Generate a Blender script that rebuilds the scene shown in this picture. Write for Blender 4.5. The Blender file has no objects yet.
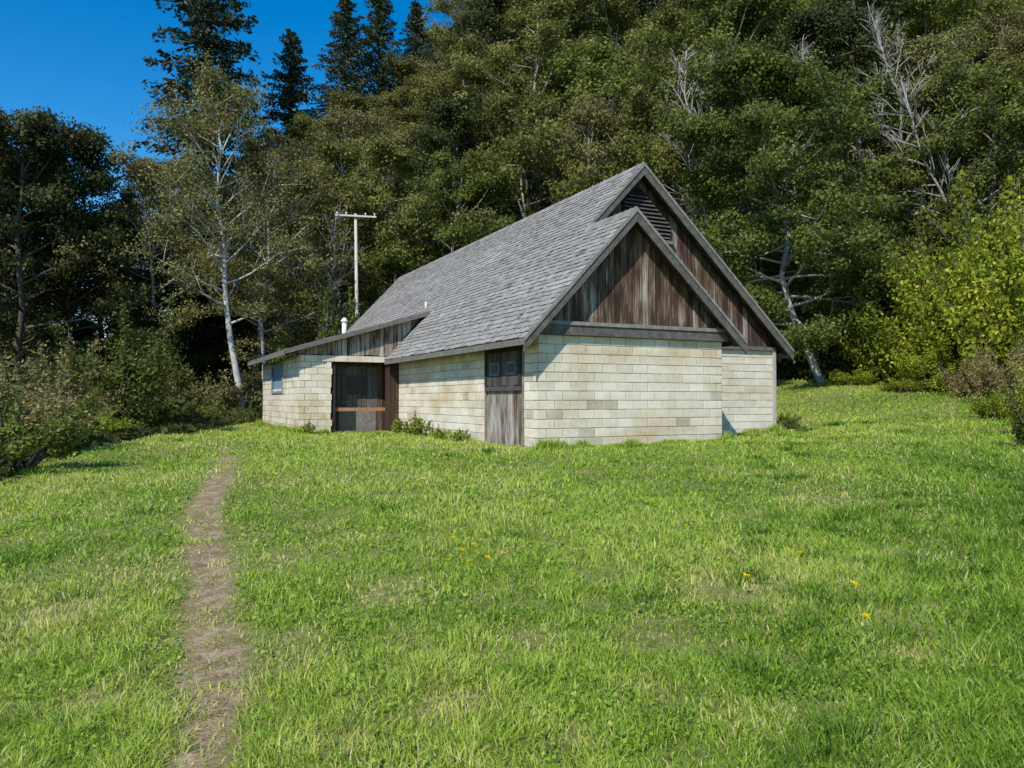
import bpy, math, random
import numpy as np
from mathutils import Vector
random.seed(7); rng = np.random.default_rng(7)
S = bpy.context.scene; COL = S.collection
HZ = 400.0; F = 770.0

# ------------------------------------------------------------ helpers
def ss(a, b, x):
    t = np.clip((np.asarray(x, float)-a)/(b-a), 0, 1); return t*t*(3-2*t)
_g = {}
def vn(x, y, s, seed=0):
    if seed not in _g: _g[seed] = np.random.default_rng(seed+100).random((128,128))
    g = _g[seed]; x = np.asarray(x, float)/s+1000.3; y = np.asarray(y, float)/s+1000.7
    xi = np.floor(x).astype(int); yi = np.floor(y).astype(int); fx = x-xi; fy = y-yi
    fx = fx*fx*(3-2*fx); fy = fy*fy*(3-2*fy); a = xi % 128; b = yi % 128; a1 = (a+1) % 128; b1 = (b+1) % 128
    return (g[a,b]*(1-fx)*(1-fy)+g[a1,b]*fx*(1-fy)+g[a,b1]*(1-fx)*fy+g[a1,b1]*fx*fy)
def h(x, y):
    x = np.asarray(x, float); y = np.asarray(y, float)
    z = -1.6+.58*ss(0, 17, y)
    z = z+.09*np.clip(y-16, 0, 28)*ss(4, 16, x)
    q = x/np.maximum(y, 8)
    s = .8*(.15+.85*ss(-.53, .02, q))
    yy = np.clip(y-44, 0, 110)
    z = z+s*(yy*yy/(yy+6))
    z = z+.09*(vn(x, y, 2.7, 1)-.5)*ss(1, 5, y)+.035*(vn(x, y, .9, 2)-.5)
    z = z+1.6*(vn(x, y, 9, 3)-.5)*ss(46, 60, y)
    return z
def ground_at(px, py):
    dx = (px-512)/F; dz = (HZ-py)/F
    y = 2.0
    while y < 60:
        if dz*y <= float(h(dx*y, y)): break
        y += .02
    return dx*y, y, float(h(dx*y, y))

def mesh_np(name, V, Fq, tone=None, Ft=None, mat=None, smooth=False):
    me = bpy.data.meshes.new(name)
    V = np.ascontiguousarray(V, dtype=np.float32)
    me.vertices.add(len(V)); me.vertices.foreach_set('co', V.ravel())
    loops = []; starts = []; tot = []; off = 0
    if Fq is not None and len(Fq):
        Fq = np.asarray(Fq, dtype=np.int32); loops.append(Fq.ravel()); starts.append(np.arange(len(Fq))*4); tot.append(np.full(len(Fq), 4)); off = Fq.size
    if Ft is not None and len(Ft):
        Ft = np.asarray(Ft, dtype=np.int32); loops.append(Ft.ravel()); starts.append(off+np.arange(len(Ft))*3); tot.append(np.full(len(Ft), 3))
    loops = np.concatenate(loops).astype(np.int32); starts = np.concatenate(starts).astype(np.int32); tot = np.concatenate(tot).astype(np.int32)
    me.loops.add(len(loops)); me.loops.foreach_set('vertex_index', loops)
    me.polygons.add(len(starts)); me.polygons.foreach_set('loop_start', starts); me.polygons.foreach_set('loop_total', tot)
    if smooth: me.polygons.foreach_set('use_smooth', np.ones(len(starts), dtype=bool))
    me.update(calc_edges=True)
    if tone is not None:
        a = me.attributes.new('tone', 'FLOAT', 'POINT'); a.data.foreach_set('value', np.ascontiguousarray(tone, dtype=np.float32))
    if mat: me.materials.append(mat)
    return me
def link(name, me, parent=None, loc=None):
    o = bpy.data.objects.new(name, me); COL.objects.link(o)
    if parent: o.parent = parent
    if loc is not None: o.location = loc
    return o
def tag(o, label=None, cat=None, group=None, kind=None):
    if label: o['label'] = label
    if cat: o['category'] = cat
    if group: o['group'] = group
    if kind: o['kind'] = kind
    return o
def empty(name, loc, label, cat, group=None, rz=0, sc=1):
    o = bpy.data.objects.new(name, None); COL.objects.link(o); o.location = loc; o.rotation_euler = (0, 0, rz)
    o.scale = (sc, sc, sc) if not isinstance(sc, tuple) else sc
    o.empty_display_size = .2
    return tag(o, label, cat, group)

class MB:
    def __init__(s): s.v = []; s.f = []; s.t = []
    def poly(s, pts, tone=.5):
        n = len(s.v); s.v += [tuple(p) for p in pts]; s.t += [tone]*len(pts); s.f.append(tuple(range(n, n+len(pts))))
    def box(s, x0, x1, y0, y1, z0, z1, tone=.5):
        n = len(s.v); s.v += [(x0,y0,z0),(x1,y0,z0),(x1,y1,z0),(x0,y1,z0),(x0,y0,z1),(x1,y0,z1),(x1,y1,z1),(x0,y1,z1)]; s.t += [tone]*8
        for q in ((0,3,2,1),(4,5,6,7),(0,1,5,4),(1,2,6,5),(2,3,7,6),(3,0,4,7)): s.f.append(tuple(n+i for i in q))
    def prism(s, top, bot, tone=.5):      # two matching rings
        n = len(s.v); k = len(top); s.v += [tuple(p) for p in top]+[tuple(p) for p in bot]; s.t += [tone]*(2*k)
        s.f.append(tuple(n+i for i in range(k))); s.f.append(tuple(n+k+i for i in reversed(range(k))))
        for i in range(k):
            j = (i+1) % k; s.f.append((n+j, n+i, n+k+i, n+k+j))
    def tube(s, pts, rad, sides=6, tone=.5):
        pts = [Vector(p) for p in pts]; rings = []
        for i, p in enumerate(pts):
            d = (pts[min(i+1, len(pts)-1)]-pts[max(i-1, 0)]).normalized()
            a = d.cross(Vector((.13, .97, .21))).normalized(); b = d.cross(a)
            n = len(s.v)
            for k in range(sides):
                w = 2*math.pi*k/sides; s.v.append(tuple(p+(a*math.cos(w)+b*math.sin(w))*rad[i])); s.t.append(tone)
            rings.append(n)
        for r0, r1 in zip(rings, rings[1:]):
            for k in range(sides):
                k1 = (k+1) % sides; s.f.append((r0+k, r0+k1, r1+k1, r1+k))
        s.f.append(tuple(rings[-1]+k for k in range(sides))); s.f.append(tuple(rings[0]+k for k in reversed(range(sides))))
    def mesh(s, name, mat, smooth=False):
        me = bpy.data.meshes.new(name); me.from_pydata(s.v, [], s.f)
        a = me.attributes.new('tone', 'FLOAT', 'POINT'); a.data.foreach_set('value', np.array(s.t, dtype=np.float32))
        me.materials.append(mat)
        if smooth: me.polygons.foreach_set('use_smooth', np.ones(len(me.polygons), dtype=bool))
        me.update(); return me
    def build(s, name, mat, parent=None, smooth=False, loc=None): return link(name, s.mesh(name, mat, smooth), parent, loc)

# ------------------------------------------------------------ materials
def ramp(nt, sock, stops):
    r = nt.nodes.new('ShaderNodeValToRGB'); e = r.color_ramp.elements
    while len(e) < len(stops): e.new(.5)
    for i, (p, c) in enumerate(stops): e[i].position = p; e[i].color = (*c, 1)
    nt.links.new(sock, r.inputs[0]); return r.outputs[0]
def mth(nt, op, a, b=None, clamp=False):
    n = nt.nodes.new('ShaderNodeMath'); n.operation = op; n.use_clamp = clamp
    for i, v in enumerate((a, b)):
        if v is None: continue
        if isinstance(v, (int, float)): n.inputs[i].default_value = v
        else: nt.links.new(v, n.inputs[i])
    return n.outputs[0]
def noise(nt, scale, detail=4, rough=.6, coord='Object'):
    tc = nt.nodes.new('ShaderNodeTexCoord'); mp = nt.nodes.new('ShaderNodeMapping'); nz = nt.nodes.new('ShaderNodeTexNoise')
    mp.inputs['Scale'].default_value = scale if isinstance(scale, tuple) else (scale,)*3
    nz.inputs['Scale'].default_value = 1; nz.inputs['Detail'].default_value = detail; nz.inputs['Roughness'].default_value = rough
    nt.links.new(tc.outputs[coord], mp.inputs[0]); nt.links.new(mp.outputs[0], nz.inputs['Vector']); return nz.outputs[0]
def tone_mat(name, stops, layers, rough=.85, bump=.0, bscale=None, spec=.25, dist=.01, stain=None):
    m = bpy.data.materials.new(name); m.use_nodes = True; nt = m.node_tree; b = nt.nodes['Principled BSDF']
    at = nt.nodes.new('ShaderNodeAttribute'); at.attribute_name = 'tone'; f = at.outputs['Fac']
    last = None
    for sc, amt in layers:
        n = noise(nt, sc); last = last or n
        f = mth(nt, 'ADD', f, mth(nt, 'MULTIPLY', mth(nt, 'SUBTRACT', n, .5), amt))
    c = ramp(nt, mth(nt, 'ADD', f, 0, True), stops)
    if stain:
        sc, lo, hi, colr, amt = stain
        k = nt.nodes.new('ShaderNodeMapRange'); k.inputs[1].default_value = lo; k.inputs[2].default_value = hi; k.inputs[4].default_value = amt; nt.links.new(noise(nt, sc, 5, .65), k.inputs[0])
        mx = nt.nodes.new('ShaderNodeMix'); mx.data_type = 'RGBA'; mx.blend_type = 'MULTIPLY'; nt.links.new(k.outputs[0], mx.inputs['Factor']); nt.links.new(c, mx.inputs['A']); mx.inputs['B'].default_value = (*colr, 1); c = mx.outputs['Result']
    nt.links.new(c, b.inputs['Base Color'])
    b.inputs['Roughness'].default_value = rough; b.inputs['Specular IOR Level'].default_value = spec
    if bump:
        bp = nt.nodes.new('ShaderNodeBump'); bp.inputs['Strength'].default_value = bump; bp.inputs['Distance'].default_value = dist
        nt.links.new(noise(nt, bscale, 5, .7) if bscale else last, bp.inputs['Height']); nt.links.new(bp.outputs[0], b.inputs['Normal'])
    return m
def leaf_mat(name, stops, trans=.4, hue=.025, val=.35, big=None, rough=.5):
    m = bpy.data.materials.new(name); m.use_nodes = True; nt = m.node_tree; b = nt.nodes['Principled BSDF']; out = nt.nodes['Material Output']
    at = nt.nodes.new('ShaderNodeAttribute'); at.attribute_name = 'tone'; f = at.outputs['Fac']
    if big:
        f = mth(nt, 'ADD', f, mth(nt, 'MULTIPLY', mth(nt, 'SUBTRACT', noise(nt, big[0], 3), .5), big[1]), True)
    c = ramp(nt, f, stops)
    oi = nt.nodes.new('ShaderNodeObjectInfo'); hs = nt.nodes.new('ShaderNodeHueSaturation')
    nt.links.new(c, hs.inputs['Color'])
    nt.links.new(mth(nt, 'ADD', mth(nt, 'MULTIPLY', mth(nt, 'SUBTRACT', oi.outputs['Random'], .5), hue), .5), hs.inputs['Hue'])
    r2 = mth(nt, 'FRACT', mth(nt, 'MULTIPLY', oi.outputs['Random'], 7.31))
    nt.links.new(mth(nt, 'ADD', mth(nt, 'MULTIPLY', mth(nt, 'SUBTRACT', r2, .5), val), 1.0), hs.inputs['Value'])
    nt.links.new(hs.outputs[0], b.inputs['Base Color']); b.inputs['Roughness'].default_value = rough; b.inputs['Specular IOR Level'].default_value = .2
    tr = nt.nodes.new('ShaderNodeBsdfTranslucent'); nt.links.new(hs.outputs[0], tr.inputs['Color'])
    mx = nt.nodes.new('ShaderNodeMixShader'); mx.inputs[0].default_value = trans
    nt.links.new(b.outputs[0], mx.inputs[1]); nt.links.new(tr.outputs[0], mx.inputs[2]); nt.links.new(mx.outputs[0], out.inputs['Surface'])
    return m

M_block = tone_mat('painted_block', [(0,(.14,.118,.085)),(.3,(.38,.34,.26)),(.55,(.62,.57,.455)),(1,(.85,.80,.68))], [((1.1,1.1,.8),.28),((7,7,7),.28),((40,40,40),.3)], .9, .6, (30,30,30), stain=((.6,.6,1.3),.42,.72,(.76,.61,.42),.9))
M_wood = tone_mat('weathered_boards', [(0,(.010,.007,.005)),(.34,(.055,.033,.021)),(.50,(.125,.078,.05)),(.62,(.22,.175,.14)),(.8,(.38,.35,.31)),(1,(.58,.55,.50))], [((5,5,1.1),1.0),((22,22,.8),.7),((60,60,2.5),.7)], .85, .9, (60,60,2))
M_grey = tone_mat('grey_timber', [(0,(.05,.045,.04)),(.5,(.19,.175,.155)),(1,(.46,.43,.39))], [((6,6,6),.6),((40,40,8),.6)], .85, .4, (50,50,8))
M_dark = tone_mat('dark_timber', [(0,(.01,.009,.008)),(.5,(.035,.03,.026)),(1,(.11,.1,.09))], [((6,6,6),.4)], .85)
M_red = tone_mat('brown_timber', [(0,(.02,.012,.009)),(.5,(.065,.038,.026)),(1,(.40,.21,.11))], [((20,20,2),.5)], .8)
M_shing = tone_mat('cedar_shingle', [(0,(.06,.055,.048)),(.35,(.2,.188,.17)),(.65,(.32,.303,.28)),(1,(.52,.5,.465))], [((.8,.3,.8),.3),((22,6,22),.4)], .85, .5, (30,80,30))
M_blue = tone_mat('faded_blue_board', [(0,(.08,.12,.17)),(1,(.25,.33,.42))], [((6,6,6),.5)], .7)
M_metal = tone_mat('galvanised_metal', [(0,(.35,.35,.35)),(1,(.8,.8,.78))], [((8,8,8),.4)], .5)
M_glass = tone_mat('dark_pane', [(0,(.03,.04,.05)),(1,(.09,.115,.14))], [((6,6,6),.4)], .4, spec=.4)
M_bark = tone_mat('pale_bark', [(0,(.08,.07,.06)),(.4,(.3,.28,.25)),(1,(.7,.67,.61))], [((3,3,2),.8),((20,20,12),.6)], .9, .4, (20,20,20))
M_barkg = tone_mat('grey_bark', [(0,(.05,.045,.04)),(.4,(.19,.175,.155)),(1,(.5,.47,.42))], [((3,3,2),.8),((20,20,12),.5)], .9)
M_barkd = tone_mat('dark_bark', [(0,(.03,.024,.018)),(1,(.18,.145,.11))], [((6,6,2),.6)], .9)
M_pole = tone_mat('pole_timber', [(0,(.22,.2,.18)),(1,(.6,.56,.5))], [((6,6,2),.6)], .9)
G = lambda *c: c
L_olive = leaf_mat('olive_leaf', [(0,G(.058,.06,.012)),(.5,G(.175,.182,.04)),(1,G(.34,.33,.085))])
L_green = leaf_mat('green_leaf', [(0,G(.042,.056,.010)),(.5,G(.13,.16,.028)),(1,G(.26,.29,.058))])
L_dark = leaf_mat('dark_leaf', [(0,G(.018,.024,.008)),(.5,G(.055,.07,.018)),(1,G(.125,.145,.038))], trans=.3)
L_sparse = leaf_mat('autumn_leaf', [(0,G(.1,.09,.028)),(.5,G(.21,.2,.062)),(1,G(.36,.33,.12))])
L_conif = leaf_mat('conifer_needle', [(0,G(.012,.02,.009)),(.5,G(.04,.055,.023)),(1,G(.085,.105,.04))], trans=.15)
L_lime = leaf_mat('lime_leaf', [(0,G(.06,.085,.008)),(.5,G(.22,.28,.024)),(.85,G(.44,.48,.045)),(1,G(.66,.56,.07))], trans=.45, val=.4)
L_bank = leaf_mat('bank_leaf', [(0,G(.033,.048,.009)),(.5,G(.12,.155,.026)),(1,G(.27,.30,.055))], val=.4)
L_brush = leaf_mat('dry_brush', [(0,G(.08,.068,.022)),(.5,G(.22,.19,.065)),(1,G(.4,.34,.13))], trans=.35, hue=.015)
L_rust = leaf_mat('rust_leaf', [(0,G(.09,.06,.03)),(.35,G(.24,.165,.08)),(.6,G(.34,.28,.11)),(1,G(.28,.36,.05))], trans=.35, hue=.015)
L_under = leaf_mat('undergrowth_leaf', [(0,G(.02,.026,.008)),(.6,G(.08,.09,.022)),(1,G(.2,.205,.055))], trans=.35, big=(.15,.5))
L_grass = leaf_mat('meadow_grass', [(0,G(.09,.185,.022)),(.35,G(.25,.40,.04)),(.62,G(.43,.57,.075)),(.8,G(.6,.59,.17)),(1,G(.76,.64,.35))], trans=.44, hue=0, val=0, rough=.4)
L_yellow = leaf_mat('yellow_petal', [(0,G(.85,.6,.01)),(1,G(.95,.75,.02))], hue=0, val=0)

# ------------------------------------------------------------ camera, light, sky
cam = bpy.data.cameras.new('camera'); co = bpy.data.objects.new('camera', cam); COL.objects.link(co)
cam.sensor_width = 36; cam.lens = F/1024*36; cam.clip_end = 2000; cam.clip_start = .05
co.location = (0, 0, 0); co.rotation_euler = (math.radians(90+math.degrees(math.atan((HZ-384)/F))), 0, 0); S.camera = co
el = math.radians(43); az = math.atan2(-.42, -.91)
sd = Vector((math.sin(az)*math.cos(el), math.cos(az)*math.cos(el), math.sin(el)))
sl = bpy.data.lights.new('sun', 'SUN'); sl.energy = 5.0; sl.angle = math.radians(.5); sl.color = (1, .955, .87)
so = bpy.data.objects.new('sun', sl); COL.objects.link(so); so.rotation_euler = sd.to_track_quat('Z', 'Y').to_euler(); so.location = (-20, -40, 40)
w = bpy.data.worlds.new('World'); S.world = w; w.use_nodes = True; nt = w.node_tree
sky = nt.nodes.new('ShaderNodeTexSky'); sky.sky_type = 'NISHITA'; sky.sun_disc = False; sky.sun_elevation = el; sky.sun_rotation = az
sky.air_density = 1.0; sky.dust_density = .2; sky.ozone_density = 3
hs = nt.nodes.new('ShaderNodeHueSaturation'); hs.inputs['Saturation'].default_value = 1.46; hs.inputs['Hue'].default_value = .5; hs.inputs['Value'].default_value = 1.14
nt.links.new(sky.outputs[0], hs.inputs['Color']); nt.links.new(hs.outputs[0], nt.nodes['Background'].inputs[0]); nt.nodes['Background'].inputs[1].default_value = .15
S.view_settings.view_transform = 'Standard'; S.view_settings.look = 'None'; S.view_settings.exposure = 0

# ------------------------------------------------------------ ground
def axis(fine0, fine1, st, outer, n):
    a = np.arange(fine0, fine1+1e-6, st)
    lo = fine0-np.geomspace(st, outer, n)[::-1]; hi = fine1+np.geomspace(st, outer, n); return np.concatenate([lo, a, hi])
xs = axis(-45, 45, .3, 500, 28); ys = axis(-2, 60, .25, 500, 36)
X, Y = np.meshgrid(xs, ys); Z = h(X, Y); nx = len(xs); ny = len(ys)
idx = np.arange(nx*ny).reshape(ny, nx); Fq = np.stack([idx[:-1,:-1], idx[:-1,1:], idx[1:,1:], idx[1:,:-1]], -1).reshape(-1, 4)
def path_x(y): return -.37*y-.10+.12*np.sin(y*.55)*ss(2,6,y)-.03*np.clip(y-12,0,20)+.16*(vn(y, y*0, 1.1, 40)-.5)
def path_w(y): return .07+.07*vn(y, y*0, .7, 41)+.0045*y
def forest(x, y):   # 1 where woodland floor
    q = x/np.maximum(y, 1)
    lim = np.interp(q, [-.9,-.66,-.585,-.42,-.33,-.2,.3,.45,.66,.9], [7.5,10.5,14.,23,34,41,42,37,25,20])
    return ss(-.8, 1.2, y-lim+1.5*(vn(x, y, 2.2, 5)-.5))
def meadow_col(nt):
    return ramp(nt, mth(nt, 'ADD', mth(nt, 'MULTIPLY', noise(nt, (.5,.5,.5), 5, .7), .4), mth(nt, 'MULTIPLY', noise(nt, (16,16,16), 4, .75), .6)), [(.34,(.08,.12,.02)),(.47,(.17,.2,.045)),(.56,(.28,.25,.10)),(.68,(.4,.32,.18))])
def ground_mat(name, path=False):
    mg = bpy.data.materials.new(name); mg.use_nodes = True; nt = mg.node_tree; b = nt.nodes['Principled BSDF']
    at = nt.nodes.new('ShaderNodeAttribute'); at.attribute_name = 'tone'
    mx = nt.nodes.new('ShaderNodeMix'); mx.data_type = 'RGBA'; nt.links.new(meadow_col(nt), mx.inputs['A'])
    if path:
        f = mth(nt, 'ADD', at.outputs['Fac'], mth(nt, 'MULTIPLY', mth(nt, 'SUBTRACT', noise(nt, (9,9,9), 6, .8), .5), 2.6))
        k = nt.nodes.new('ShaderNodeMapRange'); k.inputs[1].default_value = .2; k.inputs[2].default_value = .9; nt.links.new(f, k.inputs[0]); nt.links.new(k.outputs[0], mx.inputs['Factor'])
        soil = ramp(nt, mth(nt, 'ADD', mth(nt, 'MULTIPLY', noise(nt, (6,6,6), 5, .7), .45), mth(nt, 'MULTIPLY', noise(nt, (40,40,40), 4, .85), .55)), [(.36,(.10,.068,.036)),(.46,(.24,.17,.095)),(.55,(.40,.30,.18)),(.66,(.6,.49,.32))]); nt.links.new(soil, mx.inputs['B'])
    else:
        nt.links.new(at.outputs['Fac'], mx.inputs['Factor']); mx.inputs['B'].default_value = (.045,.047,.018,1)
    nt.links.new(mx.outputs['Result'], b.inputs['Base Color']); b.inputs['Roughness'].default_value = .95; b.inputs['Specular IOR Level'].default_value = .1
    bp = nt.nodes.new('ShaderNodeBump'); bp.inputs['Strength'].default_value = .7; bp.inputs['Distance'].default_value = .03; nt.links.new(noise(nt, (22,22,22), 6, .75), bp.inputs['Height']); nt.links.new(bp.outputs[0], b.inputs['Normal'])
    return mg
g = link('ground', mesh_np('ground', np.stack([X, Y, Z], -1).reshape(-1, 3), Fq, forest(X, Y).ravel(), mat=ground_mat('meadow_ground'), smooth=True)); tag(g, kind='structure')
py = np.arange(-1.5, 19, .06); pv = []; pt = []
for j, y in enumerate(py):
    hw = float(path_w(y))
    for k in range(11):
        s_ = (k-5)/5; x = float(path_x(y))+s_*hw*3.0
        c_ = (1-float(ss(.05, .8, abs(s_))))*(1-float(ss(13, 18.5, y)))
        pv.append((x, y, float(h(x, y))+.007+.002*c_)); pt.append(c_)
pf = [(j*11+k, j*11+k+1, (j+1)*11+k+1, (j+1)*11+k) for j in range(len(py)-1) for k in range(10)]
pobj = link('path', mesh_np('path', np.array(pv), pf, np.array(pt), mat=ground_mat('trodden_path', True), smooth=True)); tag(pobj, kind='structure')

# ------------------------------------------------------------ grass
BC = np.array([.547, 16.2, -1.01]); BR = math.radians(25.8); cr, sr = math.cos(BR), math.sin(BR)
def loc_xy(x, y):
    dx = x-BC[0]; dy = y-BC[1]; return dx*cr+dy*sr, -dx*sr+dy*cr
def loc2w(lx, ly): return BC[0]+lx*cr-ly*sr, BC[1]+lx*sr+ly*cr
def in_building(x, y, m=0):
    a, b_ = loc_xy(x, y)
    return ((a > -m)&(a < 4.95+m)&(b_ > -m)&(b_ < 22.2)) | ((a > 4-m)&(a < 8.62+m)&(b_ > 2.1-m)&(b_ < 22.2)) | ((a > -3.14-m)&(a < .1)&(b_ > 9.65-m)&(b_ < 17.5))
def blades(x, y, hgt, wid, bend, bdir, tone):
    N = len(x); z = h(x, y)-.01
    fa = rng.random(N)*math.pi*2
    fx, fy = np.cos(fa)*wid/2, np.sin(fa)*wid/2
    bx, by = np.cos(bdir)*bend*hgt, np.sin(bdir)*bend*hgt
    V = np.empty((N, 5, 3), np.float32)
    V[:,0] = np.stack([x-fx, y-fy, z], -1); V[:,1] = np.stack([x+fx, y+fy, z], -1)
    mx_, my_, mz = x+bx*.35, y+by*.35, z+hgt*.6
    V[:,2] = np.stack([mx_+fx*.8, my_+fy*.8, mz], -1); V[:,3] = np.stack([mx_-fx*.8, my_-fy*.8, mz], -1)
    V[:,4] = np.stack([x+bx, y+by, z+hgt*np.sqrt(np.clip(1.05-bend*bend*.55, .2, 1))], -1)
    b0 = np.arange(N)[:,None]*5
    return V.reshape(-1, 3), b0+np.array([[0,1,2,3]]), b0+np.array([[3,2,4]]), np.repeat(tone, 5)
PATCH = []
for px_, py_, rx, ry in ((745,588,.4,.5),(842,722,.18,.2),(905,655,.22,.2),(640,690,.15,.18),(455,700,.16,.18),(385,590,.25,.3),(300,650,.2,.35),(100,700,.15,.2),(820,500,.6,.5),(660,630,.22,.25),(330,745,.15,.14),(930,560,.25,.25),(540,640,.2,.2),(60,610,.3,.3),(280,560,.3,.4),(570,740,.12,.12),(790,660,.16,.16)):
    a, b_, c_ = ground_at(px_, py_); PATCH.append((a, b_, rx, ry))
def patch(x, y):
    s_ = np.zeros_like(x)
    for a, b_, rx, ry in PATCH: s_ = np.maximum(s_, np.exp(-((x-a)/rx)**2-((y-b_)/ry)**2))
    return s_*(.3+1.3*vn(x, y, .13, 46))
N = 740000
y = np.exp(rng.uniform(math.log(2.4), math.log(47), N)); x = rng.uniform(-1, 1, N)*(.8*y+.4)
dens = .28+1.15*vn(x, y, .35, 11)
pd = np.abs(x-path_x(y)); hw = path_w(y)
pr = np.where(y < 19, np.maximum(ss(hw*.2, hw*2.4, pd+.16*(vn(x, y, .15, 47)-.5)), .26+.5*ss(.45, .75, vn(x, y, .16, 42))+.6*ss(12, 17, y)), 1); pr = np.minimum(pr, 1)
pa = np.clip(patch(x, y), 0, 1)
bare = .45*ss(.62, .86, vn(x, y, .3, 43))*(y < 22)
bare = np.maximum(bare, .62*pa)
keep = (rng.random(N) < np.minimum(dens, 1)*pr*(1-bare)) & ~in_building(x, y) & (forest(x, y) < .6)
x = x[keep]; y = y[keep]; pr = pr[keep]; pa = pa[keep]; N = len(x)
cl = vn(x, y, .22, 13); cl2 = vn(x, y, 1.6, 14); cl3 = vn(x, y, 4.5, 15); cl4 = vn(x, y, .7, 48)
qx = x/y
hgt = (.02+.08*(cl*.65+cl4*.35)**2.0+.025*cl2+.03*ss(.35,.7,qx))*rng.uniform(.4, 1.5, N)*(1+.010*y)*(.35+.65*pr)*(1-.4*pa)
wid = (.0025+.00115*y)*rng.uniform(.6, 1.35, N)
bend = rng.uniform(.2, 1.2, N)
bdir = 2*math.pi*vn(x, y, .2, 16)*2+rng.normal(0, 1.4, N)
tone = .2+.18*cl+.34*cl2+.3*(cl3-.4)+.18*(cl4-.5)+rng.normal(0, .13, N)-.12*ss(.3,.65,qx)
strawp = .06+.36*ss(.56, .86, vn(x, y, .6, 17))*(.4+.6*(cl3 > .45))+.2*ss(.55,.8,vn(x, y, 2.6, 44))*(y < 18)+.45*(pr < .8)+.6*pa
dead = rng.random(N) < strawp*(1-.5*ss(.3,.65,qx)); tone = np.where(dead, rng.uniform(.72, 1, N), np.clip(tone, 0, .72))
parts = [blades(x, y, hgt, wid, bend, bdir, tone)]
tx = []
for i in range(170):
    ty = math.exp(random.uniform(math.log(3.2), math.log(24))); q_ = random.uniform(.3, .75) if random.random() < .75 else random.uniform(-.75, .75)
    cx = q_*ty
    if abs(cx-float(path_x(ty))) < .6 or bool(in_building(np.array(cx), np.array(ty), .3)): continue
    n = 100; rr = np.abs(rng.normal(0, .12, n)); aa = rng.random(n)*6.283
    bt = random.uniform(.05, .3); k_ = random.uniform(.5, 1.0)
    tx.append((cx+rr*np.cos(aa)*1.3, ty+rr*np.sin(aa), rng.uniform(.07, .20, n)*k_, (.003+.0011*ty)*np.ones(n), rng.uniform(.4, 1.15, n), aa+rng.normal(0, .8, n), np.clip(bt+rng.normal(0, .12, n), 0, .8)))
for (a0, b0, a1, b1) in ((-.12,-.12,5.1,-.12),(-.12,2.7,-.12,9.5),(5.05,-.1,5.05,2),(5.1,2.0,8.8,2.0),(-3.25,9.5,-2.3,9.5),(-3.25,9.6,-3.25,17.5)):
    m = int(600*math.hypot(a1-a0, b1-b0)); t_ = rng.random(m); la = a0+(a1-a0)*t_+rng.normal(0, .05, m)-(.08 if a0 == a1 and a0 < 0 else 0); lb = b0+(b1-b0)*t_-np.abs(rng.normal(0, .08, m))
    wx, wy = loc2w(la, lb); ok = ~in_building(wx, wy, .01); wx = wx[ok]; wy = wy[ok]; m = len(wx)
    hh_ = (.05+.26*vn(wx, wy, .4, 18)**2)*rng.uniform(.6, 1.2, m)
    tx.append((wx, wy, hh_, .016*np.ones(m), rng.uniform(.1, .8, m), rng.random(m)*6.28, np.clip(.5+rng.normal(0, .22, m), 0, 1)))
parts += [blades(*a) for a in tx]
V = []; Q = []; T = []; TN = []; off = 0
for a in parts: V.append(a[0]); Q.append(a[1]+off); T.append(a[2]+off); TN.append(a[3]); off += len(a[0])
gr = link('grass', mesh_np('grass', np.concatenate(V), np.concatenate(Q), np.concatenate(TN), np.concatenate(T), mat=L_grass))
tag(gr, 'green meadow grass with tufts and straw coloured dead blades', 'grass', kind='stuff')

# ------------------------------------------------------------ leaves / trees
def leaf_quads(P, size, tone, up=.5, asp=.6, axis_=None, r=rng, nrm=None):
    N = len(P); n = r.normal(0, 1, (N, 3))
    if nrm is not None: n = n*.65+nrm*1.05; n[:,2] += .3
    else: n[:,2] += up*2
    n /= np.linalg.norm(n, axis=1)[:,None]
    u = r.normal(0, 1, (N, 3)) if axis_ is None else axis_+r.normal(0, .25, (N, 3))
    u -= n*(u*n).sum(1)[:,None]; u /= np.linalg.norm(u, axis=1)[:,None]+1e-9; v = np.cross(n, u)
    s = (size*r.uniform(.6, 1.4, N))[:,None]
    V = np.stack([P-u*s*.5, P+v*s*asp*.5-u*s*.08, P+u*s*.5, P-v*s*asp*.5-u*s*.08], 1).reshape(-1, 3)
    return V, np.arange(N*4).reshape(N, 4), np.repeat(tone, 4)
N = 60000; y = np.exp(rng.uniform(math.log(2.4), math.log(16), N)); x = rng.uniform(-1, 1, N)*(.8*y+.4)
k = (vn(x, y, .5, 45) > .5)&(np.abs(x-path_x(y)) > .18)&~in_building(x, y)&(forest(x, y) < .5)&(patch(x, y) < .3); x = x[k]; y = y[k]
Vv, Qq, Tt = leaf_quads(np.stack([x, y, h(x, y)+rng.uniform(.01, .05, len(x))], -1), .016+.0023*y, np.clip(rng.normal(.35, .15, len(x)), 0, .72), .8, .8)
cv = link('clover', mesh_np('clover', Vv, Qq, Tt, mat=L_grass)); tag(cv, 'small broad weed leaves scattered low in the meadow grass', 'weeds', kind='stuff')

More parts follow.
